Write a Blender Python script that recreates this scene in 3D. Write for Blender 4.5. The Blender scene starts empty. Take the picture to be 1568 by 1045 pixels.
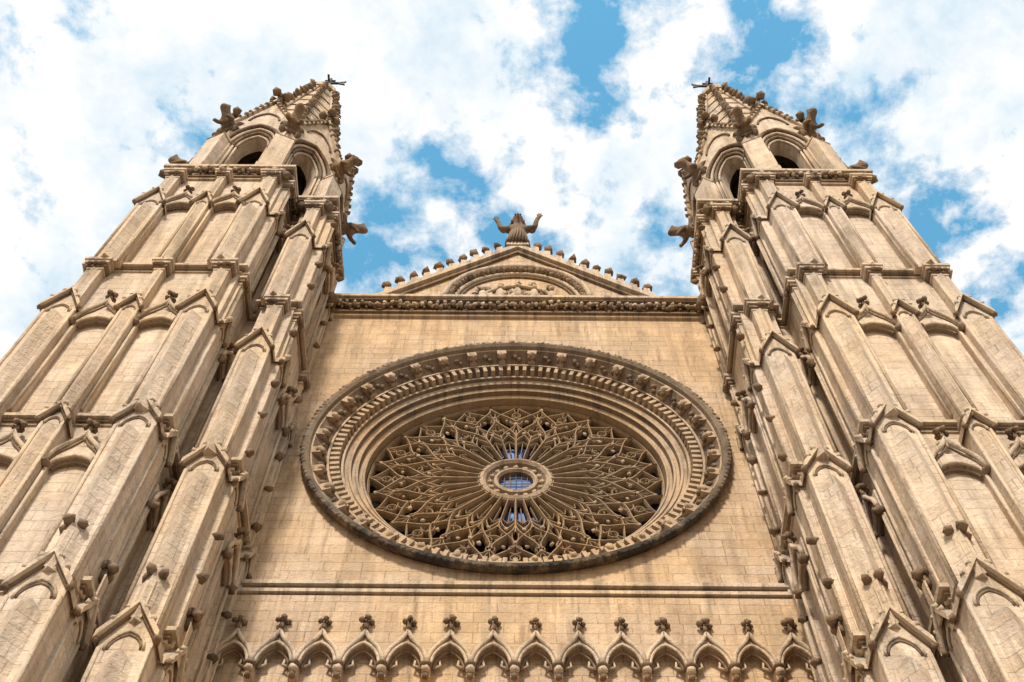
import bpy, bmesh, math, random
from mathutils import Matrix, Vector
random.seed(7)
rnd=random.random
def U(a,b): return a+(b-a)*rnd()
scene=bpy.context.scene
CAMH=1.6
# ------------------------------------------------------------------ materials
def nn(nt,t,**k):
    n=nt.nodes.new(t)
    for a,b in k.items(): setattr(n,a,b)
    return n
def math_n(nt,op,a,b=None,clamp=False):
    n=nn(nt,'ShaderNodeMath',operation=op); n.use_clamp=clamp
    for i,v in enumerate((a,b)):
        if v is None: continue
        if isinstance(v,(int,float)): n.inputs[i].default_value=v
        else: nt.links.new(v,n.inputs[i])
    return n.outputs[0]
def mixc(nt,fac,a,b,mode='MIX'):
    n=nn(nt,'ShaderNodeMix',data_type='RGBA',blend_type=mode)
    for s,v in ((n.inputs[0],fac),(n.inputs[6],a),(n.inputs[7],b)):
        if isinstance(v,(int,float)): s.default_value=v
        elif isinstance(v,tuple): s.default_value=v if len(v)==4 else (*v,1)
        else: nt.links.new(v,s)
    return n.outputs[2]
def ramp(nt,v,a,b,lo=0.0,hi=1.0):
    n=nn(nt,'ShaderNodeMapRange'); n.clamp=True
    n.inputs[1].default_value=a;n.inputs[2].default_value=b;n.inputs[3].default_value=lo;n.inputs[4].default_value=hi
    nt.links.new(v,n.inputs[0]); return n.outputs[0]
def noise(nt,vec,scale,detail=4,rough=.55,dist=0):
    n=nn(nt,'ShaderNodeTexNoise'); n.inputs['Scale'].default_value=scale
    n.inputs['Detail'].default_value=detail; n.inputs['Roughness'].default_value=rough
    n.inputs['Distortion'].default_value=dist
    nt.links.new(vec,n.inputs['Vector']); return n.outputs['Fac']
def stone(name,c1,c2,blocks=True,dirt=.35,dirtcol=(.13,.10,.075),rimz=None,warm=.55,joint=1.0):
    m=bpy.data.materials.new(name); m.use_nodes=True; nt=m.node_tree
    bs=nt.nodes['Principled BSDF']; bs.inputs['Roughness'].default_value=.92
    bs.inputs['Specular IOR Level'].default_value=.15
    g=nn(nt,'ShaderNodeNewGeometry'); pos=g.outputs['Position']
    sp=nn(nt,'ShaderNodeSeparateXYZ'); nt.links.new(pos,sp.inputs[0])
    sn=nn(nt,'ShaderNodeSeparateXYZ'); nt.links.new(g.outputs['True Normal'],sn.inputs[0])
    isx=math_n(nt,'GREATER_THAN',math_n(nt,'ABSOLUTE',sn.outputs[0]),.72)
    mh=nn(nt,'ShaderNodeMix',data_type='FLOAT'); nt.links.new(isx,mh.inputs[0]); nt.links.new(sp.outputs[0],mh.inputs[2]); nt.links.new(sp.outputs[1],mh.inputs[3])
    h=mh.outputs[0]
    n1=noise(nt,pos,.22,5,.6); n2=noise(nt,pos,1.3,6,.65); n3=noise(nt,pos,9,4,.7); n4=noise(nt,pos,.55,6,.7)
    wob=math_n(nt,'MULTIPLY',math_n(nt,'SUBTRACT',n2,.5),.07)
    cv=nn(nt,'ShaderNodeCombineXYZ'); nt.links.new(math_n(nt,'ADD',h,wob),cv.inputs[0]); nt.links.new(math_n(nt,'ADD',sp.outputs[2],wob),cv.inputs[1])
    bfac=None
    if blocks:
        b=nn(nt,'ShaderNodeTexBrick'); nt.links.new(cv.outputs[0],b.inputs['Vector'])
        b.inputs['Scale'].default_value=1; b.inputs['Brick Width'].default_value=1.12; b.inputs['Row Height'].default_value=.42
        b.inputs['Mortar Size'].default_value=.014; b.inputs['Mortar Smooth'].default_value=.4; b.inputs['Bias'].default_value=-.25
        b.offset=.43; b.offset_frequency=2; b.squash=.62; b.squash_frequency=3
        mort=tuple(x*.58 for x in c2)
        b.inputs['Color1'].default_value=(*c1,1); b.inputs['Color2'].default_value=tuple(x*y for x,y in zip(c2,(.92,.86,.80)))+(1,); b.inputs['Mortar'].default_value=(*mort,1)
        col=b.outputs['Color']; bfac=math_n(nt,'MULTIPLY',b.outputs['Fac'],ramp(nt,n4,.40,.56,.25,1))
        soft=mixc(nt,.45,c1+(1,),c2+(1,))
        col=mixc(nt,ramp(nt,n4,.38,.56,.25*joint,1.0*joint),soft,col)
    else:
        col=mixc(nt,ramp(nt,n2,.35,.65),c1+(1,),c2+(1,))
    col=mixc(nt,ramp(nt,n1,.40,.60,0,warm),col,(c1[0]*.95,c1[1]*.80,c1[2]*.55,1))
    v=ramp(nt,n2,.3,.72,.76,1.15)
    v=math_n(nt,'MULTIPLY',v,ramp(nt,n4,.3,.7,1.12,.84))
    cc=nn(nt,'ShaderNodeCombineXYZ'); 
    for i in range(3): nt.links.new(v,cc.inputs[i])
    col=mixc(nt,1.0,col,cc.outputs[0],'MULTIPLY')
    st=nn(nt,'ShaderNodeCombineXYZ'); nt.links.new(math_n(nt,'MULTIPLY',h,1.9),st.inputs[0]); nt.links.new(math_n(nt,'MULTIPLY',sp.outputs[2],.13),st.inputs[1])
    s=noise(nt,st.outputs[0],1.6,6,.65)
    grime=math_n(nt,'MULTIPLY',ramp(nt,s,.45,.63),ramp(nt,n2,.35,.56))
    col=mixc(nt,math_n(nt,'MULTIPLY',grime,dirt),col,dirtcol+(1,))
    up=math_n(nt,'MULTIPLY',ramp(nt,sn.outputs[2],.25,.6),ramp(nt,n2,.35,.6,.2,.8))
    col=mixc(nt,up,col,(.20,.18,.15,1))
    col=mixc(nt,math_n(nt,'MULTIPLY',ramp(nt,n3,.57,.70),dirt),col,(dirtcol[0]*1.5,dirtcol[1]*1.4,dirtcol[2]*1.3,1))
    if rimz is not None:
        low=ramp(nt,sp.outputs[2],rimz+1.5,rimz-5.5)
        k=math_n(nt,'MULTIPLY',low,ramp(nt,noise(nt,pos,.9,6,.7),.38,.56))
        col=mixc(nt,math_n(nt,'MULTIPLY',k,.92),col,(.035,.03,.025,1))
    nt.links.new(col,bs.inputs['Base Color'])
    hgt=math_n(nt,'ADD',math_n(nt,'MULTIPLY',n3,.7),n2)
    if bfac is not None: hgt=math_n(nt,'SUBTRACT',hgt,math_n(nt,'MULTIPLY',bfac,.5*joint))
    bp=nn(nt,'ShaderNodeBump'); bp.inputs['Strength'].default_value=.8; bp.inputs['Distance'].default_value=.09
    nt.links.new(hgt,bp.inputs['Height']); nt.links.new(bp.outputs[0],bs.inputs['Normal'])
    return m
M_WALL=stone('sandstone_ashlar',(.61,.455,.31),(.51,.36,.235),True,.6,(.17,.115,.075),joint=.85)
M_TOW =stone('sandstone_tower',(.67,.54,.41),(.60,.465,.345),True,.6,(.20,.145,.10),warm=.4,joint=.7)
M_TRIM=stone('sandstone_trim',(.64,.515,.39),(.52,.40,.285),blocks=False,dirt=.75)
M_DARK=stone('weathered_carving_and_groove_shade',(.29,.20,.13),(.165,.115,.075),blocks=False,dirt=.7,dirtcol=(.04,.032,.025))  # weathered carvings, plus shade painted into the rose surround's grooves
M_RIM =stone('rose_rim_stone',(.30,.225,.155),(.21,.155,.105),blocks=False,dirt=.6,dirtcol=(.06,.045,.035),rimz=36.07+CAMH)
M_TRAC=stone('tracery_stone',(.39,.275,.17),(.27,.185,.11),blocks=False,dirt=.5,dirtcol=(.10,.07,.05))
M_ROSE=stone('rose_moulding_stone',(.54,.40,.27),(.43,.305,.20),blocks=False,dirt=.6,dirtcol=(.12,.09,.065))
MATS=[M_WALL,M_TOW,M_TRIM,M_DARK,M_RIM,M_TRAC,M_ROSE]
WALL,TOW,TRIM,DARK,RIM,TRAC,ROSE=range(7)
def simple(name,col,rough=.5,metal=0,sc=3,var=.3,spec=.5):
    m=bpy.data.materials.new(name); m.use_nodes=True; nt=m.node_tree; bs=nt.nodes['Principled BSDF']
    g=nn(nt,'ShaderNodeNewGeometry'); n=noise(nt,g.outputs['Position'],sc,5)
    c=mixc(nt,ramp(nt,n,.3,.7),tuple(x*(1-var) for x in col)+(1,),tuple(min(1,x*(1+var)) for x in col)+(1,))
    nt.links.new(c,bs.inputs['Base Color']); bs.inputs['Roughness'].default_value=rough; bs.inputs['Metallic'].default_value=metal
    bs.inputs['Specular IOR Level'].default_value=spec
    return m
M_GLASS=simple('leaded_glass_dark',(.014,.010,.008),.95,0,2,.6,.02)
M_BLUE=simple('leaded_glass_blue',(.03,.11,.34),.5,0,2.2,.6,.3)
M_IRON=simple('wrought_iron',(.03,.027,.025),.6,.3)
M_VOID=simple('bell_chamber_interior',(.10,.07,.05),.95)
M_WOOD=simple('oak_door',(.09,.05,.03),.7)
# ------------------------------------------------------------------ mesh builder
_b=bmesh.new(); bmesh.ops.create_icosphere(_b,subdivisions=2,radius=1)
ICO_V=[v.co.copy() for v in _b.verts]; ICO_F=[[v.index for v in f.verts] for f in _b.faces]; _b.free()
_b=bmesh.new(); bmesh.ops.create_icosphere(_b,subdivisions=1,radius=1)
ICO1_V=[v.co.copy() for v in _b.verts]; ICO1_F=[[v.index for v in f.verts] for f in _b.faces]; _b.free()
class MB:
    def __init__(s): s.v=[];s.f=[];s.m=[];s.s=[];s.M=Matrix.Identity(4)
    def add(s,vs,fs,mat,smooth=False):
        o=len(s.v)
        for p in vs: s.v.append(s.M@Vector(p))
        for f in fs: s.f.append([o+i for i in f]); s.m.append(mat); s.s.append(smooth)
    def box(s,x0,x1,y0,y1,z0,z1,mat=TOW,t=0):
        j=lambda:U(-.0025,.0025)
        x0+=j();x1+=j();y0+=j();y1+=j();z0+=j();z1+=j()
        s.add([(x0,y0,z0),(x1,y0,z0),(x1,y1,z0),(x0,y1,z0),(x0+t,y0+t,z1),(x1-t,y0+t,z1),(x1-t,y1,z1),(x0+t,y1,z1)],
              [(0,3,2,1),(4,5,6,7),(0,1,5,4),(1,2,6,5),(2,3,7,6),(3,0,4,7)],mat)
    def prism_y(s,pts,y0,y1,mat):
        n=len(pts); j=U(-.002,.002)
        s.add([(x,y0+j,z) for x,z in pts]+[(x,y1+j,z) for x,z in pts],
              [list(range(n)),list(range(2*n-1,n-1,-1))]+[(i,i+n,(i+1)%n+n,(i+1)%n) for i in range(n)],mat)
    def prism_z(s,pts,z0,z1,mat):
        n=len(pts); j=U(-.002,.002)
        s.add([(x,y,z0+j) for x,y in pts]+[(x,y,z1+j) for x,y in pts],
              [list(range(n-1,-1,-1)),list(range(n,2*n))]+[(i,(i+1)%n,(i+1)%n+n,i+n) for i in range(n)],mat)
    def tube(s,pts,r,mat=TRIM,n=6,closed=False,smooth=True,rend=None):
        pts=[Vector(p) for p in pts]; N=len(pts); vs=[]
        for i,p in enumerate(pts):
            a=pts[(i-1)%N] if (closed or i>0) else p; b=pts[(i+1)%N] if (closed or i<N-1) else p
            t=(b-a).normalized(); ref=Vector((0,1,0)) if abs(t.y)<.85 else Vector((0,0,1))
            u=t.cross(ref).normalized(); w=t.cross(u)
            rr=r if rend is None else r+(rend-r)*i/(N-1)
            for k in range(n):
                an=2*math.pi*(k+.5)/n; vs.append(p+u*math.cos(an)*rr+w*math.sin(an)*rr)
        fs=[]
        for i in range(N if closed else N-1):
            for k in range(n):
                fs.append((i*n+k,i*n+(k+1)%n,((i+1)%N)*n+(k+1)%n,((i+1)%N)*n+k))
        if not closed: fs+= [list(range(n))[::-1],[ (N-1)*n+k for k in range(n)]]
        s.add(vs,fs,mat,smooth)
    def bar(s,pts,r,mat,d=.16,closed=False):
        """tracery bar in the XZ plane: chamfered section, deeper (d) than wide (r)"""
        N=len(pts); vs=[]
        pr=[(-1,d),(-1,-d*.35),(-.35,-d),(.35,-d),(1,-d*.35),(1,d)]; n=6
        for i in range(N):
            a=pts[(i-1)%N] if (closed or i>0) else pts[i]; b=pts[(i+1)%N] if (closed or i<N-1) else pts[i]
            tx,tz=b[0]-a[0],b[2]-a[2]; L=math.hypot(tx,tz) or 1; ux,uz=tz/L,-tx/L
            for q,dy in pr: vs.append((pts[i][0]+ux*q*r,pts[i][1]+dy,pts[i][2]+uz*q*r))
        fs=[]
        for i in range(N if closed else N-1):
            for k in range(n-1): fs.append((i*n+k,i*n+k+1,((i+1)%N)*n+k+1,((i+1)%N)*n+k))
        s.add(vs,fs,mat,False)
    def blob(s,c,r,mat=DARK,j=.25,lo=False):
        if not hasattr(r,'__len__'): r=(r,r,r)
        V,F=(ICO1_V,ICO1_F) if lo else (ICO_V,ICO_F)
        vs=[]
        for v in V:
            k=1+U(-j,j); vs.append((c[0]+v.x*r[0]*k,c[1]+v.y*r[1]*k,c[2]+v.z*r[2]*k))
        s.add(vs,F,mat,True)
    def lathe_y(s,prof,zc,n=160,mat=RIM,mats=None,xc=0):
        vs=[]
        for i in range(n):
            a=2*math.pi*i/n
            for r,y in prof: vs.append((xc+r*math.cos(a),y,zc+r*math.sin(a)))
        k=len(prof)
        for q in range(k-1):
            fs=[(i*k+q,i*k+q+1,((i+1)%n)*k+q+1,((i+1)%n)*k+q) for i in range(n)]
            if q==0: base=len(s.v); s.add(vs,fs,mats[q] if mats else mat,False)
            else:
                for f in fs: s.f.append([base+i for i in f]); s.m.append(mats[q] if mats else mat); s.s.append(False)
    def finial(s,x,y,z,h=.5,r=.16,mat=DARK):
        s.tube([(x,y,z),(x,y,z+h*.5)],r*.38,mat,5)
        for a in range(4):
            an=a*math.pi/2+.3
            s.blob((x+math.cos(an)*r*.75,y+math.sin(an)*r*.75,z+h*.55),(r*.55,r*.55,r*.5),mat,.2,True)
        s.blob((x,y,z+h*.85),(r*.5,r*.5,r*.7),mat,.2,True)
    def obj(s,name,parent=None,mats=None,loc=None):
        me=bpy.data.meshes.new(name); me.from_pydata([tuple(v) for v in s.v],[],s.f)
        for m in (mats or MATS): me.materials.append(m)
        me.polygons.foreach_set('material_index',s.m); me.polygons.foreach_set('use_smooth',s.s)
        b=bmesh.new(); b.from_mesh(me); bmesh.ops.recalc_face_normals(b,faces=b.faces); b.to_mesh(me); b.free()
        o=bpy.data.objects.new(name,me); scene.collection.objects.link(o)
        if parent: o.parent=parent
        return o
def empty(name,loc=(0,0,0),parent=None):
    o=bpy.data.objects.new(name,None); scene.collection.objects.link(o); o.location=loc
    if parent: o.parent=parent
    return o
def bez(p0,p1,p2,p3,n=8):
    r=[]
    for i in range(n+1):
        t=i/n; a=(1-t)**3;b=3*t*(1-t)**2;c=3*t*t*(1-t);d=t**3
        r.append(tuple(a*p0[k]+b*p1[k]+c*p2[k]+d*p3[k] for k in range(len(p0))))
    return r
def archpts(cx,a,zs,h,n=8,ogee=False):
    if ogee: L=bez((-a,0),(-a*.92,h*.55),(-a*.22,h*.55),(0,h),n)
    else: L=bez((-a,0),(-a*.98,h*.50),(-a*.55,h*.86),(0,h),n)
    P=L+[(-x,z) for x,z in L[-2::-1]]
    return [(cx+x,zs+z) for x,z in P]
def arch_tube(mb,cx,a,zs,h,y,r,mat=TRIM,ogee=False,n=8):
    mb.tube([(x,y,z) for x,z in archpts(cx,a,zs,h,n,ogee)],r,mat,6)
def arch_plate(mb,x0,x1,zs,a,h,ztop,y0,y1,cx=None,mat=WALL,n=8,zbot=None):
    """wall plate with a pointed opening (front, back, soffit)"""
    if cx is None: cx=(x0+x1)/2
    P=archpts(cx,a,zs,h,n)
    if zbot is not None: P=[(cx-a,zbot)]+P+[(cx+a,zbot)]
    vs=[];fs=[]
    m=len(P)
    for x,z in P: vs.append((x,y0,z))
    for x,z in P: vs.append((x,y1,z))
    for x,z in P: vs.append((x,y0,ztop))
    for x,z in P: vs.append((x,y1,ztop))
    for i in range(m-1):
        if abs(P[i][0]-P[i+1][0])>1e-4:
            fs.append((i,i+1,2*m+i+1,2*m+i)); fs.append((m+i,m+i+1,3*m+i+1,3*m+i))
        fs.append((i,i+1,m+i+1,m+i))
    mb.add(vs,fs,mat)
    zb=zs if zbot is None else zbot
    if cx-a-x0>.01: mb.box(x0,cx-a,y0,y1,zb,ztop,mat)
    if x1-cx-a>.01: mb.box(cx+a,x1,y0,y1,zb,ztop,mat)
def gablet(mb,cx,w,yf,yb,ze,zp,mat=TRIM):
    o=.10; th=.12; hw=w/2
    mb.prism_y([(cx-hw,ze),(cx+hw,ze),(cx,zp)],yf,yb,mat)
    sl=(zp-ze)/hw
    for sg in (-1,1):
        mb.prism_y([(cx,zp),(cx,zp+th*1.6),(cx+sg*(hw+o),ze-o*sl+th*1.5),(cx+sg*(hw+o),ze-o*sl-.05),(cx+sg*(hw-.02),ze-.02)][::sg],yf-.20,yb,mat)
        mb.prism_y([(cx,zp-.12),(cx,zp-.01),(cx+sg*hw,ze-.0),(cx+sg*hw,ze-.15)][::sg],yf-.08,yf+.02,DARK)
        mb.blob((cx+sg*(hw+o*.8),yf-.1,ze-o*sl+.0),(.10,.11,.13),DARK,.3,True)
        for t in (.35,.7): mb.blob((cx+sg*(hw+o)*(1-t),yf-.16,ze-o*sl+(zp-ze+o*sl)*t+th*1.75),(.085,.09,.09),TRIM,.3,True)
    a=hw*.72
    arch_tube(mb,cx,a,ze-w*.34,w*.50,yf-.02,.04,TRIM,n=5)
    arch_tube(mb,cx,a*.84,ze-w*.34,w*.40,yf-.005,.03,DARK,n=5)
def pilaster(mb,cx,w,proj,zb,ze,zp,mat=TOW,prow=True,back=.3):
    mb.box(cx-w/2,cx+w/2,-proj,back,zb,ze,mat)
    for sg in (-1,1):
        x=cx+sg*(w/2-.05); mb.tube([(x,-proj-.01,zb),(x,-proj-.01,ze-w*.3)],.055,TRIM,6)
    if prow:
        q=w*.30
        mb.prism_z([(cx-q,-proj+.01),(cx,-proj-q*1.0),(cx+q,-proj+.01)],zb,ze-w*.75,mat)
        mb.add([(cx-q,-proj+.01,ze-w*.75),(cx,-proj-q*1.0,ze-w*.75),(cx+q,-proj+.01,ze-w*.75),(cx,-proj,ze-w*.35)],[(0,1,3),(1,2,3)],TRIM)
    gablet(mb,cx,w,-proj,back,ze,zp)
def shaft(mb,cx,w,proj,zb,zt,back=.3):
    mb.box(cx-w/2,cx+w/2,-proj,back,zb,zt-.7,TRIM)
    mb.prism_z([(cx-w*.3,-proj+.01),(cx,-proj-w*.22),(cx+w*.3,-proj+.01)],zb,zt-.7,TRIM)
    z=zt-.7
    for k,(e,h) in enumerate(((.03,.14),(.09,.2),(.15,.18),(.20,.16))):
        mb.box(cx-w/2-e,cx+w/2+e,-proj-e,back,z,z+h,TRIM if k!=1 else DARK); z+=h
    for i in range(6):
        mb.blob((cx+U(-w/2,w/2),-proj-.13,zt-.42),(.11,.09,.1),DARK,.35,True)
def bay(mb,cx,w,zs,zb,hood=1.5,knob=True,s=1.0):
    a=w/2
    arch_plate(mb,cx-a,cx+a,zs,a*.80,a*.62,zs+.9,-.20,.05,mat=TOW,n=6,zbot=zb)
    arch_tube(mb,cx,a*.80,zs,a*.64,-.21,.055*s,TRIM)
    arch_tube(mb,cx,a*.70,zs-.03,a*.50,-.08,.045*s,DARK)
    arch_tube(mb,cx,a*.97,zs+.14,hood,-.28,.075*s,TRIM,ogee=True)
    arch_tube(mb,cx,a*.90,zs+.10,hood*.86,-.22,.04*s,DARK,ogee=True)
    mb.tube([(cx,-.25,zs+hood*.8),(cx,-.25,zs+.15+hood+.1)],.05*s,TRIM,6)
    mb.finial(cx,-.28,zs+.1+hood,.55*s,.19*s)
    for sg in (-1,1):
        mb.tube([(cx+sg*a*.82,-.20,zb),(cx+sg*a*.82,-.20,zs)],.055*s,TRIM,6)
        if knob:
            mb.blob((cx+sg*a*.90,-.30,zs-.02),(.14*s,.15*s,.16*s),DARK,.35)
def at(px,py,a): return Matrix.Translation((px,py,0))@Matrix.Rotation(a,4,'Z')
def carved_run(mb,p0,p1,z0,z1,out,step=.22,r=.12,mat=DARK):
    L=math.hypot(p1[0]-p0[0],p1[1]-p0[1]); n=max(2,int(L/step))
    for i in range(n):
        t=(i+.5)/n; ph=i*.9
        zz=(z0+z1)/2+math.sin(ph)*(z1-z0)*.24
        mb.blob((p0[0]+(p1[0]-p0[0])*t+out[0]*U(0,.08),p0[1]+(p1[1]-p0[1])*t+out[1]*U(0,.08),zz),
                (r*U(.8,1.3),r*U(.8,1.2),r*U(.8,1.5)),mat,.3,True)
        if i%2: mb.blob((p0[0]+(p1[0]-p0[0])*t,p0[1]+(p1[1]-p0[1])*t,z0+.08),r*.6,mat,.3,True)

cathedral=empty('cathedral',(0,0,CAMH))
# ------------------------------------------------------------------ nave front
ZC=36.07
W=MB()
R0=7.05; x0,x1,z0,z1=-8.1,8.1,27.9,46.3
angs=sorted(set([2*math.pi*i/200 for i in range(200)]+[math.atan2(z-ZC,x)%(2*math.pi) for x in (x0,x1) for z in (z0,z1)]))
def rectpt(a):
    c,s=math.cos(a),math.sin(a); t=1e9
    if c>1e-9:t=min(t,x1/c)
    if c<-1e-9:t=min(t,x0/c)
    if s>1e-9:t=min(t,(z1-ZC)/s)
    if s<-1e-9:t=min(t,(z0-ZC)/s)
    return (c*t,22.0,ZC+s*t)
vs=[];fs=[];n=len(angs)
for a in angs: vs.append((R0*math.cos(a),22.0,ZC+R0*math.sin(a))); vs.append(rectpt(a))
for i in range(n): j=(i+1)%n; fs.append((2*i,2*i+1,2*j+1,2*j))
W.add(vs,fs,WALL)
W.box(-8.1,8.1,22.12,23.5,15.0,27.95,WALL)
arch_plate(W,-8.1,8.1,8.0,3.6,5.0,15.05,22.0,23.6,mat=WALL,zbot=-1.6)
W.box(-3.8,3.8,23.3,23.6,-1.6,13.2,TRIM)
W.box(-8.1,8.1,24.6,60,-1.6,47.0,WALL)
W.box(-8.1,8.1,22.5,24.7,46.2,47.2,WALL)
W.obj('nave_front_wall',cathedral)
S=MB()
for (a,zz0,zz1,m) in ((.12,28.33,28.50,TRIM),(.24,28.18,28.34,TRIM),(.13,28.04,28.19,DARK),(.30,27.74,27.88,TRIM),(.20,27.60,27.75,DARK),(.10,27.85,28.06,WALL)):
    S.box(-8.0,8.0,22-a,22.4,zz0,zz1,m)
# gallery blind arcade
N=14; sp=15.95/N
for i in range(N):
    cx=-7.975+sp*(i+.5)
    arch_plate(S,cx-sp/2,cx+sp/2,24.80,.465,.82,27.66,21.78,22.15,mat=WALL,n=8)
    arch_tube(S,cx,.475,24.80,.84,21.74,.055,TRIM)
    arch_tube(S,cx,.40,24.78,.70,21.90,.04,DARK)
    for sg in (-1,1): S.tube([(cx+sg*.46,21.95,24.88),(cx+sg*.22,21.95,25.0),(cx+sg*.28,21.95,25.3)],.04,TRIM,5)
    arch_tube(S,cx,.56,24.84,1.28,21.70,.065,TRIM,ogee=True)
    S.tube([(cx,21.70,26.0),(cx,21.70,26.4)],.06,TRIM,6)
    S.finial(cx+U(-.02,.02),21.66,26.1,.54*U(.9,1.1),.17*U(.85,1.15))
for i in range(N+1):
    cx=-7.975+sp*i
    S.box(cx-.105,cx+.105,21.77,22.13,24.4,24.82,WALL)
    S.blob((cx,21.70,24.76),(.17,.16,.09),DARK,.12); S.blob((cx,21.73,24.62),(.13,.14,.12),TRIM,.12); S.blob((cx,21.80,24.46),(.10,.11,.12),DARK,.1)
S.box(-8,8,21.4,22.2,14.8,15.2,TRIM)
S.obj('blind_arcade',cathedral)
# main cornice
C=MB()
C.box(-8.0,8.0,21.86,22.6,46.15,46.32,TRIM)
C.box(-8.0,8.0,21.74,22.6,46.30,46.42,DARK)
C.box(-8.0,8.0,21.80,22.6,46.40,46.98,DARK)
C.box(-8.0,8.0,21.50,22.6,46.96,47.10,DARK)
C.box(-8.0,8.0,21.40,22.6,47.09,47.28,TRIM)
C.box(-8.0,8.0,21.52,22.9,47.27,47.36,TRIM)
carved_run(C,(-7.9,21.68),(7.9,21.68),46.45,46.95,(0,-1),.17,.12)
carved_run(C,(-7.9,21.62),(7.9,21.62),46.6,46.98,(0,-1),.31,.10,TRIM)
for sg in (-1,1): C.blob((sg*7.75,21.4,46.6),(.28,.35,.35),DARK,.3)
C.obj('nave_cornice',cathedral)
# ------------------------------------------------------------------ rose window surround
Rz=MB()
prof=[(7.10,22.02),(7.20,21.88),(7.26,21.74),(7.21,21.63),(7.08,21.60),(6.97,21.68),(6.93,21.82),
      (6.88,21.84),(6.80,21.94),(6.62,22.14),(6.44,22.28),(6.42,22.20),(6.34,22.20),(6.31,22.36),(5.98,22.56),(5.95,22.46),(5.87,22.47),(5.84,22.60),
      (5.74,22.66),(5.71,22.60),(5.63,22.63),(5.60,22.80),(5.50,22.84),(5.47,22.78),(5.40,22.81),(5.37,23.0),(5.27,23.02),(5.24,22.98),(5.18,23.02),(5.14,23.9)]
mm=[RIM]*6+[ROSE,DARK,DARK,DARK,ROSE,ROSE,DARK,DARK,ROSE,ROSE,DARK,ROSE,ROSE,ROSE,DARK,ROSE,ROSE,ROSE,DARK,ROSE,ROSE,ROSE,TRAC]  # DARK strips paint shade into the grooves and the gaps between dentils
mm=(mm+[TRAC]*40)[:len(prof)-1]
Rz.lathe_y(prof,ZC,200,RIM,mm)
for i in range(190):
    a=2*math.pi*i/190+U(-.01,.01)
    Rz.blob((7.16*math.cos(a),21.67,ZC+7.16*math.sin(a)),(.11,.10,.11),RIM,.35,True)
for i in range(36):
    a=2*math.pi*(i+.5)/36
    Rz.M=Matrix.Translation((0,0,ZC))@Matrix.Rotation(-a,4,'Y')
    Rz.box(6.46,6.84,21.88,22.3,-.12,.12,ROSE)
    Rz.box(6.60,6.90,21.80,22.0,-.18,.18,ROSE)
    Rz.blob((6.62,21.86,0),(.17,.14,.13),ROSE,.25); Rz.blob((6.50,21.98,.07),(.09,.10,.09),DARK,.3,True); Rz.blob((6.50,21.98,-.08),(.08,.10,.09),DARK,.3,True)
    Rz.M=Matrix.Translation((0,0,ZC))@Matrix.Rotation(-(a+math.pi/36),4,'Y')
    Rz.blob((6.70,22.02,.05),(.12,.1,.12),DARK,.35,True); Rz.blob((6.60,22.1,-.09),(.10,.1,.10),DARK,.35,True)
for i in range(126):
    a=2*math.pi*(i+.5)/126
    Rz.M=Matrix.Translation((0,0,ZC))@Matrix.Rotation(-a,4,'Y')
    Rz.box(6.00,6.32,22.22,22.58,-.07,.07,ROSE)
Rz.M=Matrix.Identity(4)
Rz.obj('rose_surround',cathedral)
# ------------------------------------------------------------------ rose tracery
T=MB(); YT=23.45
def P(r,a): return (r*math.sin(a),YT,ZC+r*math.cos(a))
def pt(pts,r,d=.15): T.bar([P(*p) for p in pts],r,TRAC,d)
def pb(p0,p1,p2,p3,r,d=.15,n=7): T.bar([P(*q) for q in bez(p0,p1,p2,p3,n)],r,TRAC,d)
def ring(rc,ac,rr,th,n=14,d=.1):
    cx,_,cz=P(rc,ac); T.bar([(cx+rr*math.cos(2*math.pi*i/n),YT,cz+rr*math.sin(2*math.pi*i/n)) for i in range(n)],th,TRAC,d,True)
def foil(rc,ac,rr,k,th):
    cx,_,cz=P(rc,ac)
    for i in range(k):
        b=2*math.pi*(i+.5)/k+ac
        T.bar([(cx+rr*math.sin(b),YT,cz+rr*math.cos(b)),(cx+rr*.38*math.sin(b),YT,cz+rr*.38*math.cos(b))],th,TRAC,.07)
        T.blob((cx+rr*.42*math.sin(b),YT-.03,cz+rr*.42*math.cos(b)),th*1.5,TRAC,.1,True)
def dagger(r0,a0,r1,a1,bul,th,d=.12):
    p0=Vector(P(r0,a0));p1=Vector(P(r1,a1)); dv=p1-p0; sd=Vector((-dv.z,0,dv.x)).normalized()
    for sg in (-1,1):
        c1=p0+dv*.28+sd*sg*bul*1.25; c2=p0+dv*.66+sd*sg*bul*1.05
        T.bar(bez(tuple(p0),tuple(c1),tuple(c2),tuple(p1),6),th,TRAC,d)
NP=16; dA=2*math.pi/NP
T.lathe_y([(1.28,YT+.1),(1.26,YT-.16),(1.14,YT-.22),(1.05,YT-.12),(.98,YT-.02),(.80,YT+.02),(.76,YT-.1),(.66,YT-.14),(.60,YT-.04),(.60,YT+.3)],ZC,64,TRAC,[TRAC,ROSE,ROSE,DARK,DARK,TRAC,ROSE,ROSE,DARK])
for i in range(16):
    a=dA*i
    T.blob(P(.90,a),(.12,.10,.12),ROSE,.25,True)
for r,th in ((5.10,.06),(1.30,.05)):
    T.bar([P(r,2*math.pi*i/128) for i in range(128)],th,TRAC,.14,True)
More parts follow.
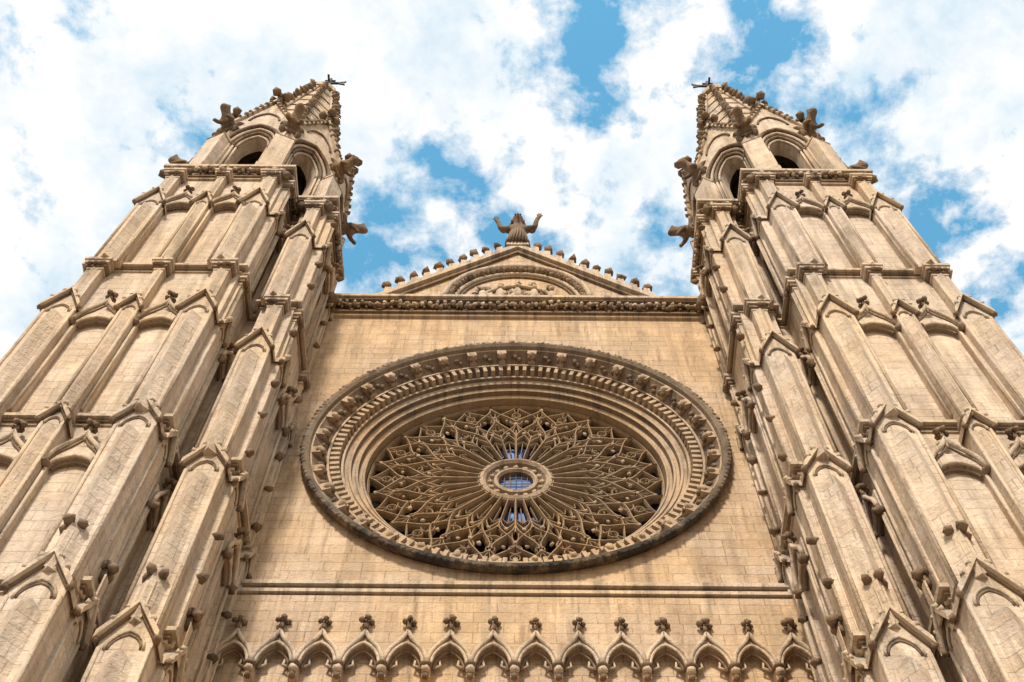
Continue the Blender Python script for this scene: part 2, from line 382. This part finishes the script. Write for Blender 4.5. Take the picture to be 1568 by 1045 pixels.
for i in range(NP):
    a=dA*i; b=a+dA/2
    pt([(1.2,a),(3.2,a)],.050,.2); T.blob(P(2.62,a),(.085,.14,.085),TRAC,.1,True)
    pt([(1.2,b),(2.95,b)],.040,.17); T.blob(P(2.45,b),(.07,.12,.07),TRAC,.1,True)
    for q in (-.25,.25): 
        pt([(1.7,a+dA*q),(2.50,a+dA*q)],.022,.07)
    for c in (-.25,.25):
        h=dA*.25
        for sg in (-1,1): pb((2.42,a+c*dA+sg*h),(2.62,a+c*dA+sg*h),(2.78,a+c*dA+sg*h*.5),(2.98,a+c*dA),.042,.14,5)
        for sg in (-1,1): pb((2.35,a+c*dA+sg*h*.8),(2.45,a+c*dA+sg*h*.8),(2.5,a+c*dA+sg*h*.2),(2.6,a+c*dA),.022,.08,4)
    for sg in (-1,1):
        pb((2.75,a),(3.25,a+sg*dA*.02),(3.75,a+sg*dA*.60),(4.15,a+sg*dA*.46),.056,.18,9)
        pb((2.75,b),(3.15,b+sg*dA*.04),(3.35,b+sg*dA*.50),(3.85,b+sg*dA*.48),.044,.15,8)
        pb((3.90,a),(4.20,a+sg*dA*.10),(4.55,a+sg*dA*.56),(5.08,a+sg*dA*.5),.054,.17,8)
        pb((4.15,b),(4.45,b+sg*dA*.06),(4.72,b+sg*dA*.46),(5.08,b+sg*dA*.5),.042,.14,8)
    dagger(4.28,b,5.05,b,.11,.030)
    dagger(4.62,a,5.06,a,.09,.028)
    dagger(2.90,a,3.70,a,.13,.030)
    ring(3.58,b,.235,.040); foil(3.58,b,.22,4,.028)
    ring(4.04,a,.225,.040); foil(4.04,a,.21,4,.028)
    ring(4.47,a,.16,.034,12); foil(4.47,a,.15,3,.022)
    ring(4.08,b,.15,.032,12)
    for sg in (-1,1):
        ring(3.30,a+sg*dA*.26,.13,.028,10)
    for rr,q in ((3.02,.25),(3.02,-.25),(3.76,0),(4.24,.5),(3.96,.24),(3.96,-.24),(4.85,.5)):
        p=P(rr,a+dA*q); T.blob((p[0],YT-.12,p[2]),(.08,.08,.08),ROSE,.4,True)
for k in range(-2,3):
    T.box(k*.2-.012,k*.2+.012,YT+.05,YT+.08,ZC-.6,ZC+.6,DARK)
    T.box(-.6,.6,YT+.08,YT+.1,ZC+k*.2-.012,ZC+k*.2+.012,DARK)
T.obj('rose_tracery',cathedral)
G=MB()
G.lathe_y([(5.2,YT+.45),(.01,YT+.45)],ZC,96,0)
G.lathe_y([(.62,YT+.14),(.01,YT+.14)],ZC,48,1)
for base in (0,math.pi):
    for k in (-3,-1,1,3):
        a0=base+dA*.25*k
        ra,r1=(1.55,2.48) if abs(k)==1 else (1.95,2.40)
        G.add([(r*math.sin(t),YT+.20,ZC+r*math.cos(t)) for r,t in ((ra,a0-dA*.17),(r1,a0-dA*.17),(r1,a0+dA*.17),(ra,a0+dA*.17))],[(0,1,2,3)],1)
G.obj('rose_glass',cathedral,[M_GLASS,M_BLUE])
# ------------------------------------------------------------------ gable above nave
D=MB(); yb=22.3
apz=54.2; bz=47.6; hw=6.75
D.prism_y([(-hw,bz),(hw,bz),(0,apz)],yb,yb+.7,WALL)
sl=(apz-bz)/hw
for sg in (-1,1):
    D.prism_y([(0,apz),(0,apz+.42),(sg*(hw+.1),bz+.35),(sg*(hw+.1),bz-.05)][::sg],yb-.28,yb+.8,TRIM)
    D.prism_y([(0,apz-.34),(0,apz-.12),(sg*(hw+.05),bz-.28),(sg*(hw+.05),bz-.42)][::sg],yb-.14,yb+.1,DARK)
    for k in range(1,13):
        t=k/12.6; x=sg*(hw*(1-t)); z=bz+(apz-bz)*t+.42
        if t<.10: continue
        D.box(x-.16,x+.16,yb-.24,yb+.25,z-.2,z+.6,TRIM,.03); D.blob((x+sg*.08,yb-.15,z+.72),(.24,.22,.26),DARK,.4,True)
cz=48.35; RA=3.15
def arc(r,y,th,mat,n=28):
    D.tube([(r*math.cos(math.pi*i/n),y,cz+r*math.sin(math.pi*i/n)*1.08) for i in range(n+1)],th,mat,8)
arc(RA,yb-.28,.13,TRIM); arc(RA-.42,yb-.10,.10,TRIM); arc(RA-.62,yb-.05,.06,DARK)
for i in range(36):
    a=math.pi*(i+.5)/36; r=RA-.24
    D.blob((r*math.cos(a),yb-.20,cz+r*math.sin(a)*1.08),(.17,.2,.17),DARK,.35,True)
for i in range(46):
    a=U(.12,math.pi-.12); r=U(.3,2.2)
    D.blob((r*math.cos(a),yb-.03,cz+.1+r*math.sin(a)*.95),(U(.1,.22),.14,U(.1,.3)),TRIM if rnd()<.5 else DARK,.3,True)
arch_tube(D,0,1.5,cz+.4,1.25,yb-.1,.09,TRIM)
for x in (-1.5,-.75,0,.75,1.5):
    z=cz+.9-abs(x)*.2; D.blob((x,yb-.1,z),(.2,.16,.5),TRIM,.12); D.blob((x,yb-.16,z+.62),(.13,.13,.15),TRIM,.05)
D.box(-.55,.55,yb-.35,yb+.6,apz+.1,apz+.75,TRIM,.08)
D.obj('gable',cathedral)
# ------------------------------------------------------------------ tower (built at +X, mirrored for the other)
B=MB()
YA=17.35; YB=18.75; YC=19.4
LV=[(-1.6,22.2,(9.70,15.5),(7.97,9.15)),(22.1,29.5,(9.74,15.35),(7.97,9.15)),(29.4,40.2,(9.82,15.2),(8.0,9.18)),(40.1,50.2,(9.98,14.95),(8.2,9.3))]
def fps(k,ext=True):
    _,_,A_,B_=LV[k]
    F=[(A_[0],A_[1],YA+.03*k,26),(B_[0],B_[1],YB+.03*k,21.95),(9.05,A_[1],YC,26)]
    if ext: F+=[(A_[1]-.3,A_[1]+.85,18.6,19.8),(A_[1]-.3,A_[1]+.85,22.2,23.4)]
    return F
for k,(za,zb_,_,_) in enumerate(LV):
    for (a,b,c,d) in fps(k): B.box(a,b,c,d,za,zb_,TOW)
B.box(15.0,16.8,18.3,20.1,-1.6,29.0,TOW)
def band(z,prof,F):
    for (e,h,m) in prof:
        for (a,b,c,d) in F: B.box(a-e,b+e,c-e,d,z,z+h,m)
        z+=h-.003
string=[(.06,.10,TRIM),(.13,.12,DARK),(.24,.14,TRIM),(.10,.16,TRIM)]
for k,z in enumerate((22.0,29.35,40.1)): band(z,string,fps(k))
cor=[(.10,.14,TRIM),(.18,.12,DARK),(.12,.55,DARK),(.28,.14,DARK),(.36,.22,TRIM),(.26,.1,TRIM)]
band(50.05,cor,fps(3,False))
a0,a1=LV[3][2]; b0,b1=LV[3][3]
for (p0,p1,o) in (((a0,YA-.16),(a1,YA-.16),(0,-1)),((b0,YB-.16),(b1,YB-.16),(0,-1)),((b0-.2,YB),(b0-.2,21.9),(-1,0)),((a0-.2,YA),(a0-.2,YC),(-1,0))):
    carved_run(B,p0,p1,50.34,50.82,o,.2,.13); carved_run(B,p0,p1,50.5,50.85,o,.33,.12,TRIM)
ST=[(-1.6,21.5,22.5,1.16,.62,False),(22.0,28.95,29.85,1.04,.45,False),(29.4,36.2,37.3,.98,.42,True),(40.2,46.2,47.5,.93,.36,True)]
def stack(cx,w,pj=1.0,prow=True,dx=(0,0,0,0),dy=0):
    for k,(zb,ze,zp,fw,fp,sh) in enumerate(ST):
        ww=w*fw; pk=ze+(zp-ze)*max(.55,min(1,w/1.0)); c=cx+dx[k]
        pilaster(B,c,ww,fp*pj,zb,ze,pk,prow=prow)
        if sh:
            zt=40.25 if k==2 else 50.15
            shaft(B,c,w*.5,fp*pj*.7,ze+.1,zt)
        if k==0:
            B.box(c-.12,c+.12,-.60*pj-.10,-.3,pk-.4,pk+.95,TRIM); B.finial(c,-.60*pj,pk+.85,.7,.28)
B.M=at(0,YA,0)
stack(10.24,1.08,dx=(.04,.02,.08,.22)); stack(12.5,.64); stack(14.75,1.08,dx=(.1,.05,0,-.2))
for cx,q in ((11.5,1),(13.48,-1)):
    w=1.52
    bay(B,cx+.03*q,w*.97,46.1,40.6,1.35)
    bay(B,cx,w,35.4,29.9,1.55)
    bay(B,cx,w*.96,27.0,22.5,1.45)
    bay(B,cx,w*.9,18.3,10,1.45)
B.M=at(0,YB,0)
stack(8.55,1.04,dx=(0,0,.03,.17))
B.M=at(7.97,20.35,-math.pi/2)
stack(1.15,.75,.30,False); stack(-1.3,.5,.45,False)
for zs,zb in ((46.1,40.6),(35.2,29.9),(26.9,22.5)): bay(B,-.05,1.25,zs,zb,1.3)
for z in (24.5,26.4,30.5,32.6,34.5,38.2,42.2,44.3,48.6):
    for cx in (-1.05,1.5): B.blob((cx,-.26,z+U(-.2,.2)),(.14,.18,.15),DARK,.35,True)
B.M=at(9.76,18.3,-math.pi/2)
stack(.52,.7,.25,False)
for zs,zb in ((46.1,40.6),(35.2,29.9),(26.9,22.5)): bay(B,-.40,.95,zs,zb,1.2)
B.M=at(15.3,18.6,0); stack(.3,.8,.7,False)
B.M=at(15.3,22.2,0); stack(.3,.8,.7,False)
B.M=Matrix.Identity(4)
for (x,y) in ((a0-.1,YA-.2),(a1+.1,YA-.2),(b0-.1,YB-.2),(12.5,YA-.35),(b1,YB-.2)):
    B.blob((x,y,50.0),(.2,.2,.24),DARK,.25)
# ---- turret
TX,TY=12.65,21.4
O=MB()
ap=3.4; side=2*ap*math.tan(math.pi/8)
for k in range(8):
    a=k*math.pi/4
    F=Matrix.Translation((TX,TY,0))@Matrix.Rotation(a,4,'Z')@Matrix.Translation((0,-ap,0))
    O.M=F; h=side/2
    arch_plate(O,-h,h,56.5,.70,1.6,59.6,0,.7,mat=TOW,zbot=52.6)
    O.box(-h,h,-.06,.7,51.0,52.62,TOW); 
    O.box(-h,h,-.16,.2,52.55,52.72,TRIM)
    for j,(aa,yy,r) in enumerate(((.74,-.02,.07),(.88,-.12,.08),(1.04,-.22,.08),(1.22,-.34,.10))):
        hh=1.65+.35*j*.75
        arch_tube(O,0,aa,56.5,hh,yy,r,TRIM if j%2==0 else DARK)
        for sg in (-1,1):
            O.tube([(sg*aa,yy,52.7),(sg*aa,yy,56.5)],r*.8,TRIM,6)
            O.blob((sg*aa,yy,56.45),(r*1.5,r*1.5,.16),DARK,.15,True)
    arch_plate(O,-h,h,56.5,1.24,2.6,59.65,-.34,.05,mat=TOW)
    gz=63.0
    O.prism_y([(-h,59.4),(h,59.4),(0,gz)],-.30,.5,TOW)
    arch_tube(O,0,.75,59.7,1.3,-.34,.06,DARK)
    for sg in (-1,1):
        O.prism_y([(0,gz),(0,gz+.38),(sg*(h+.06),59.5),(sg*(h+.06),59.1)][::sg],-.46,.5,TRIM)
        for q in range(1,8):
            t=q/8; O.blob((sg*h*(1-t),-.42,59.45+(gz-59.3)*t+.14),(.15,.16,.18),DARK,.35,True)
    O.tube([(0,-.2,gz),(0,-.2,gz+.9)],.13,TRIM,6); O.finial(0,-.2,gz+.6,1.2,.5)
    C2=Matrix.Translation((TX,TY,0))@Matrix.Rotation(a+math.pi/8,4,'Z'); O.M=C2
    rc=ap/math.cos(math.pi/8)
    O.box(-.46,.46,-rc-.62,-rc+.5,51.0,56.4,TOW)
    O.box(-.54,.54,-rc-.70,-rc+.5,51.0,51.9,TRIM)
    O.add([(-.5,-rc-.66,56.4),(.5,-rc-.66,56.4),(.5,-rc+.3,56.4),(-.5,-rc+.3,56.4),(-.3,-rc-.05,57.5),(.3,-rc-.05,57.5)],[(0,1,5,4),(1,2,5),(0,4,3),(2,3,4,5),(0,3,2,1)],TRIM)
    O.box(-.3,.3,-rc-.22,-rc+.5,56.4,58.6,TOW)
    O.box(-.40,.40,-rc-.40,-rc+.5,58.1,58.4,DARK)
    O.tube([(0,-rc+.1,58.5),(0,-rc+.1,60.8)],.2,TRIM,8,rend=.05)
    r0,zb_,r1,zt_=3.3,60.0,.62,78.4
    nseg=20
    O.tube([(0,-(r0+(r1-r0)*t),zb_+(zt_-zb_)*t) for t in [i/nseg for i in range(nseg+1)]],.14,TRIM,6,rend=.09)
    for q in range(2,18):
        t=q/18.; rr=r0+(r1-r0)*t
        O.blob((0,-rr-.26,zb_+(zt_-zb_)*t),(.19,.32,.24),DARK,.4,True)
O.M=Matrix.Translation((TX,TY,0))
def octo(r,off=math.pi/8): return [(r*math.sin(k*math.pi/4+off),-r*math.cos(k*math.pi/4+off)) for k in range(8)]
for q in range(9):
    t0,t1=q/9,(q+1)/9; ra=3.2+(.56-3.2)*t0; rb=3.2+(.56-3.2)*t1; za=60+18.4*t0; zb2=60+18.4*t1
    pa=octo(ra);pb_=octo(rb)
    O.add([(x,y,za) for x,y in pa]+[(x,y,zb2) for x,y in pb_],[(k,(k+1)%8,8+(k+1)%8,8+k) for k in range(8)],TRIM)
    O.tube([(x*1.01,y*1.01,za) for x,y in pa],.07,DARK if q%2 else TRIM,5,True)
O.prism_z(octo(.85),78.1,78.7,TRIM); O.prism_z(octo(.6),78.7,79.4,TRIM)
O.prism_z(octo(3.55),50.9,51.3,TRIM)
O.M=Matrix.Identity(4)
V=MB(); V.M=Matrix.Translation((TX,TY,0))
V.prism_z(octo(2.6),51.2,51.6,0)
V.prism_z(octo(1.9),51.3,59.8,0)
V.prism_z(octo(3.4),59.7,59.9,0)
Wv=MB()
Wv.tube([(0,0,79.4),(0,0,82.3)],.09,0,6); Wv.blob((0,0,80.1),.3,0,.02)
Wv.tube([(-.95,0,81.2),(.95,0,81.2)],.09,0,6)
Wv.prism_y([(.55,80.85),(1.15,81.2),(.55,81.55)],-.05,.05,0)
Wv.prism_y([(-1.1,80.8),(-.6,81.1),(-.6,81.3),(-1.1,81.65),(-.95,81.2)],-.05,.05,0)
Wv.tube([(0,-.6,81.2),(0,.6,81.2)],.08,0,6); Wv.tube([(-.35,0,81.8),(.35,0,81.8)],.07,0,6)
def skin_mesh(name,vr,edges,root=0,sub=2):
    me=bpy.data.meshes.new(name+'_src'); me.from_pydata([v[:3] for v in vr],edges,[])
    o=bpy.data.objects.new(name+'_src',me); scene.collection.objects.link(o)
    o.modifiers.new('s','SKIN'); 
    for i,v in enumerate(vr): 
        d=me.skin_vertices[0].data[i]; d.radius=(v[3],v[3] if len(v)<5 else v[4]); d.use_root=(i==root)
    sb=o.modifiers.new('u','SUBSURF'); sb.levels=sub; sb.render_levels=sub
    dg=bpy.context.evaluated_depsgraph_get(); r=bpy.data.meshes.new_from_object(o.evaluated_get(dg)); r.name=name
    bpy.data.objects.remove(o); 
    for p in r.polygons: p.use_smooth=True
    return r
gv=[(0,.2,.15,.30),(0,-.25,.22,.29),(0,-.65,.38,.31),(0,-.98,.62,.19),(0,-1.28,.70,.25),(0,-1.58,.58,.12),
    (.2,-1.2,.98,.06),(-.2,-1.2,.98,.06),
    (.26,-.7,.1,.13),(.3,-.95,-.2,.09),(.28,-1.12,-.42,.10),(-.26,-.7,.1,.13),(-.3,-.95,-.2,.09),(-.28,-1.12,-.42,.10),
    (.34,.0,-.05,.18),(.38,-.35,-.25,.11),(.33,-.1,-.5,.10),(-.34,.0,-.05,.18),(-.38,-.35,-.25,.11),(-.33,-.1,-.5,.10),
    (.42,-.15,.6,.12),(.52,.25,.85,.06),(-.42,-.15,.6,.12),(-.52,.25,.85,.06)]
ge=[(0,1),(1,2),(2,3),(3,4),(4,5),(4,6),(4,7),(2,8),(8,9),(9,10),(2,11),(11,12),(12,13),(0,14),(14,15),(15,16),(0,17),(17,18),(18,19),(1,20),(20,21),(1,22),(22,23)]
garg=skin_mesh('gargoyle',gv,ge); garg.materials.append(M_DARK)
for i,sgn in enumerate((1,-1)):
    tp=empty('tower',(0,0,0),cathedral); tp.scale=(sgn,1,1)
    if i==0:
        a=B.obj('buttressed_shaft',tp); b=O.obj('turret_and_spire',tp); c=V.obj('bell_chamber',tp,[M_VOID]); d=Wv.obj('weather_vane',tp,[M_IRON])
        src=[a,b,c,d]; d.location=(TX,TY,0)
    else:
        for s_ in src:
            o=bpy.data.objects.new(s_.name.split('.')[0],s_.data); scene.collection.objects.link(o); o.parent=tp; o.location=s_.location
    for k in range(8):
        an=k*math.pi/4+math.pi/8; rc=ap/math.cos(math.pi/8)+.15
        g=bpy.data.objects.new('gargoyle',garg); scene.collection.objects.link(g); g.parent=tp
        g.location=(TX+rc*math.sin(an),TY-rc*math.cos(an),58.45); g.rotation_euler=(0,0,an+.12*((k*3)%4-1.5)*.5); g.scale=(1.15,.82+.06*(k%3),1.1+.06*(k%2))
Dr=MB(); Dr.box(-3.2,-.03,23.15,23.3,-1.6,7.5,0); Dr.box(.03,3.2,23.15,23.3,-1.6,7.5,0)
for x in (-2.4,-1.6,-.8,.8,1.6,2.4): 
    for z in range(0,7): Dr.box(x-.3,x+.3,23.1,23.16,z-.9,z-.2,0,.03)
Dr.obj('portal_door',cathedral,[M_WOOD])
# ------------------------------------------------------------------ statue on the gable
sv=[(0,0,1.2,.50,.40),(0,0,.55,.62,.5),(0,0,0,.70,.52),(0,0,1.75,.42,.33),(0,0,2.15,.46,.33),(0,-.04,2.55,.20),(0,-.12,2.98,.36),(0,-.10,3.42,.32)]
se=[(0,1),(1,2),(0,3),(3,4),(4,5),(5,6),(6,7)]
for sg,dz in ((1,.28),(-1,-.15)):
    b=len(sv)
    sv+=[(sg*.52,-.02,2.12,.22),(sg*.98,-.08,2.10+dz*.5,.18),(sg*1.08,-.12,2.75+dz,.14),(sg*1.24,-.14,3.15+dz,.10)]
    se+=[(4,b),(b,b+1),(b+1,b+2),(b+2,b+3)]
    for q,(fx,fz) in enumerate(((-.13,.2),(-.04,.3),(.04,.32),(.12,.28),(.2,.1))):
        c=len(sv); sv+=[(sg*(1.24+fx*.7),-.16,3.15+dz+fz*.6,.035),(sg*(1.24+fx*1.1),-.2,3.15+dz+fz,.028)]; se+=[(b+3,c),(c,c+1)]
sm=skin_mesh('figure',sv,se,0,2)
stat=empty('rooftop_statue',(0,22.3,CAMH+54.7)); stat.rotation_euler=(math.radians(10),0,0); stat.scale=(.85,.95,.78)
so=bpy.data.objects.new('robed_figure',sm); sm.materials.append(M_DARK); scene.collection.objects.link(so); so.parent=stat
X=MB()
for i in range(22):
    a=2*math.pi*i/22
    X.tube([(.68*math.cos(a),.52*math.sin(a),0),(.60*math.cos(a+.1),.47*math.sin(a+.1),.6),(.45*math.cos(a+.2),.36*math.sin(a+.2),1.5)],.07,0,5)
X.blob((0,-.49,3.0),(.06,.10,.11),0,.05,True)
for sg in (-1,1): X.blob((sg*.14,-.41,3.15),(.07,.06,.04),0,.05,True); X.blob((sg*.36,-.08,3.02),(.05,.08,.12),0,.05,True)
X.blob((0,-.43,2.80),(.11,.06,.035),0,.05,True)
for i in range(20):
    a=math.pi*i/19; X.tube([(.26*math.cos(a),.05+.15*math.sin(a),3.5),(.40*math.cos(a),.08+.2*math.sin(a),3.0),(.50*math.cos(a),.12+.2*math.sin(a),2.2)],.06,0,5)
for sg in (-1,1): # sleeves hanging from the raised arms
    for q in (0,.12,.24): X.tube([(sg*(.55+q),0,2.15),(sg*(.8+q*.5),.02,1.85+q*.5),(sg*(1.02+q*.3),-.05,2.3+q)],.12,0,6,rend=.06)
X.obj('drapery',stat,[M_DARK])
# ------------------------------------------------------------------ ground
gm=bpy.data.meshes.new('plaza_ground'); gm.from_pydata([(-1500,-1500,0),(1500,-1500,0),(1500,1500,0),(-1500,1500,0)],[],[(0,1,2,3)])
gr=bpy.data.objects.new('plaza_ground',gm); scene.collection.objects.link(gr)
mg=bpy.data.materials.new('limestone_paving'); mg.use_nodes=True; nt=mg.node_tree; g=nn(nt,'ShaderNodeNewGeometry')
b=nn(nt,'ShaderNodeTexBrick'); nt.links.new(g.outputs['Position'],b.inputs['Vector']); b.inputs['Scale'].default_value=1
b.inputs['Color1'].default_value=(.34,.28,.22,1); b.inputs['Color2'].default_value=(.29,.24,.19,1); b.inputs['Mortar'].default_value=(.16,.14,.12,1)
b.inputs['Mortar Size'].default_value=.01; nt.links.new(b.outputs['Color'],nt.nodes['Principled BSDF'].inputs['Base Color']); nt.nodes['Principled BSDF'].inputs['Roughness'].default_value=.85
gm.materials.append(mg)
# ------------------------------------------------------------------ light, sky
SUN_EL,SUN_AZ=math.radians(43),math.radians(191)
sd=bpy.data.lights.new('sun','SUN'); sd.energy=4.9; sd.angle=math.radians(8); sd.color=(1,.94,.86)
so_=bpy.data.objects.new('sun',sd); scene.collection.objects.link(so_)
dirv=Vector((math.sin(SUN_AZ)*math.cos(SUN_EL),math.cos(SUN_AZ)*math.cos(SUN_EL),math.sin(SUN_EL)))
so_.rotation_euler=dirv.to_track_quat('Z','Y').to_euler()
wd=bpy.data.worlds.new('World'); scene.world=wd; wd.use_nodes=True; nt=wd.node_tree; nt.nodes.clear()
out=nn(nt,'ShaderNodeOutputWorld'); sky=nn(nt,'ShaderNodeTexSky',sky_type='NISHITA'); sky.sun_disc=False
sky.sun_elevation=SUN_EL; sky.sun_rotation=SUN_AZ; sky.air_density=1.0; sky.dust_density=.6; sky.ozone_density=1.0
bg1=nn(nt,'ShaderNodeBackground'); bg1.inputs[1].default_value=.13
nt.links.new(mixc(nt,1.0,sky.outputs[0],(1.45,2.8,2.5,1),'MULTIPLY'),bg1.inputs[0])
tc=nn(nt,'ShaderNodeTexCoord'); sx=nn(nt,'ShaderNodeSeparateXYZ'); nt.links.new(tc.outputs['Generated'],sx.inputs[0])
zc=math_n(nt,'MAXIMUM',sx.outputs[2],.1)
u=math_n(nt,'DIVIDE',sx.outputs[0],zc); w=math_n(nt,'DIVIDE',sx.outputs[1],zc)
uv=nn(nt,'ShaderNodeCombineXYZ'); nt.links.new(u,uv.inputs[0]); nt.links.new(w,uv.inputs[1])
big=noise(nt,uv.outputs[0],7.5,10,.58,.2); fine=noise(nt,uv.outputs[0],22,10,.64,.15); fin2=noise(nt,uv.outputs[0],13,8,.6,.3)
dens=math_n(nt,'ADD',math_n(nt,'MULTIPLY',big,.5),math_n(nt,'MULTIPLY',fine,.5))
warp=math_n(nt,'MULTIPLY',math_n(nt,'SUBTRACT',fin2,.5),.26)
hole=None
for (cu,cw,r,st) in ((-.057,.352,.055,.85),(-.115,.415,.075,.95),(.01,.40,.06,.75),(.056,.222,.06,1.0),(.214,.226,.055,.95),(.15,.42,.06,.7),(.36,.39,.055,.95),(.27,.29,.05,.8),(.431,.44,.06,.85),(-.296,.305,.035,.6),(-.361,.205,.06,.7),(-.43,.35,.045,.5),(.11,.27,.035,.7)):
    c=nn(nt,'ShaderNodeVectorMath',operation='DISTANCE'); nt.links.new(uv.outputs[0],c.inputs[0]); c.inputs[1].default_value=(cu,cw,0)
    h_=ramp(nt,math_n(nt,'ADD',c.outputs['Value'],warp),0,r*1.9,st,0)
    hole=h_ if hole is None else math_n(nt,'MAXIMUM',hole,h_)
dd=math_n(nt,'SUBTRACT',math_n(nt,'ADD',dens,.19),math_n(nt,'MULTIPLY',hole,.29))
mask=ramp(nt,dd,.44,.58)
shade=ramp(nt,math_n(nt,'ADD',math_n(nt,'MULTIPLY',noise(nt,uv.outputs[0],4.5,9,.55),.7),math_n(nt,'MULTIPLY',fine,.3)),.40,.53)
ccol=mixc(nt,shade,(.64,.79,.90,1),(1,1,1,1))
bg2=nn(nt,'ShaderNodeBackground'); bg2.inputs[1].default_value=1.05; nt.links.new(ccol,bg2.inputs[0])
mx=nn(nt,'ShaderNodeMixShader'); nt.links.new(mask,mx.inputs[0]); nt.links.new(bg1.outputs[0],mx.inputs[1]); nt.links.new(bg2.outputs[0],mx.inputs[2])
nt.links.new(mx.outputs[0],out.inputs[0])
# ------------------------------------------------------------------ camera
cd=bpy.data.cameras.new('camera'); cd.sensor_width=36; cd.lens=1889/1568*36; cd.clip_end=5000; cd.shift_x=-.0048
cam=bpy.data.objects.new('camera',cd); scene.collection.objects.link(cam); cam.location=(0,0,CAMH)
cam.matrix_world=Matrix.Translation((0,0,CAMH))@Matrix.Rotation(math.radians(90+63.5),4,'X')@Matrix.Rotation(math.radians(.44),4,'Z')
scene.camera=cam
scene.view_settings.view_transform='Standard'; scene.view_settings.look='None'; scene.view_settings.exposure=0
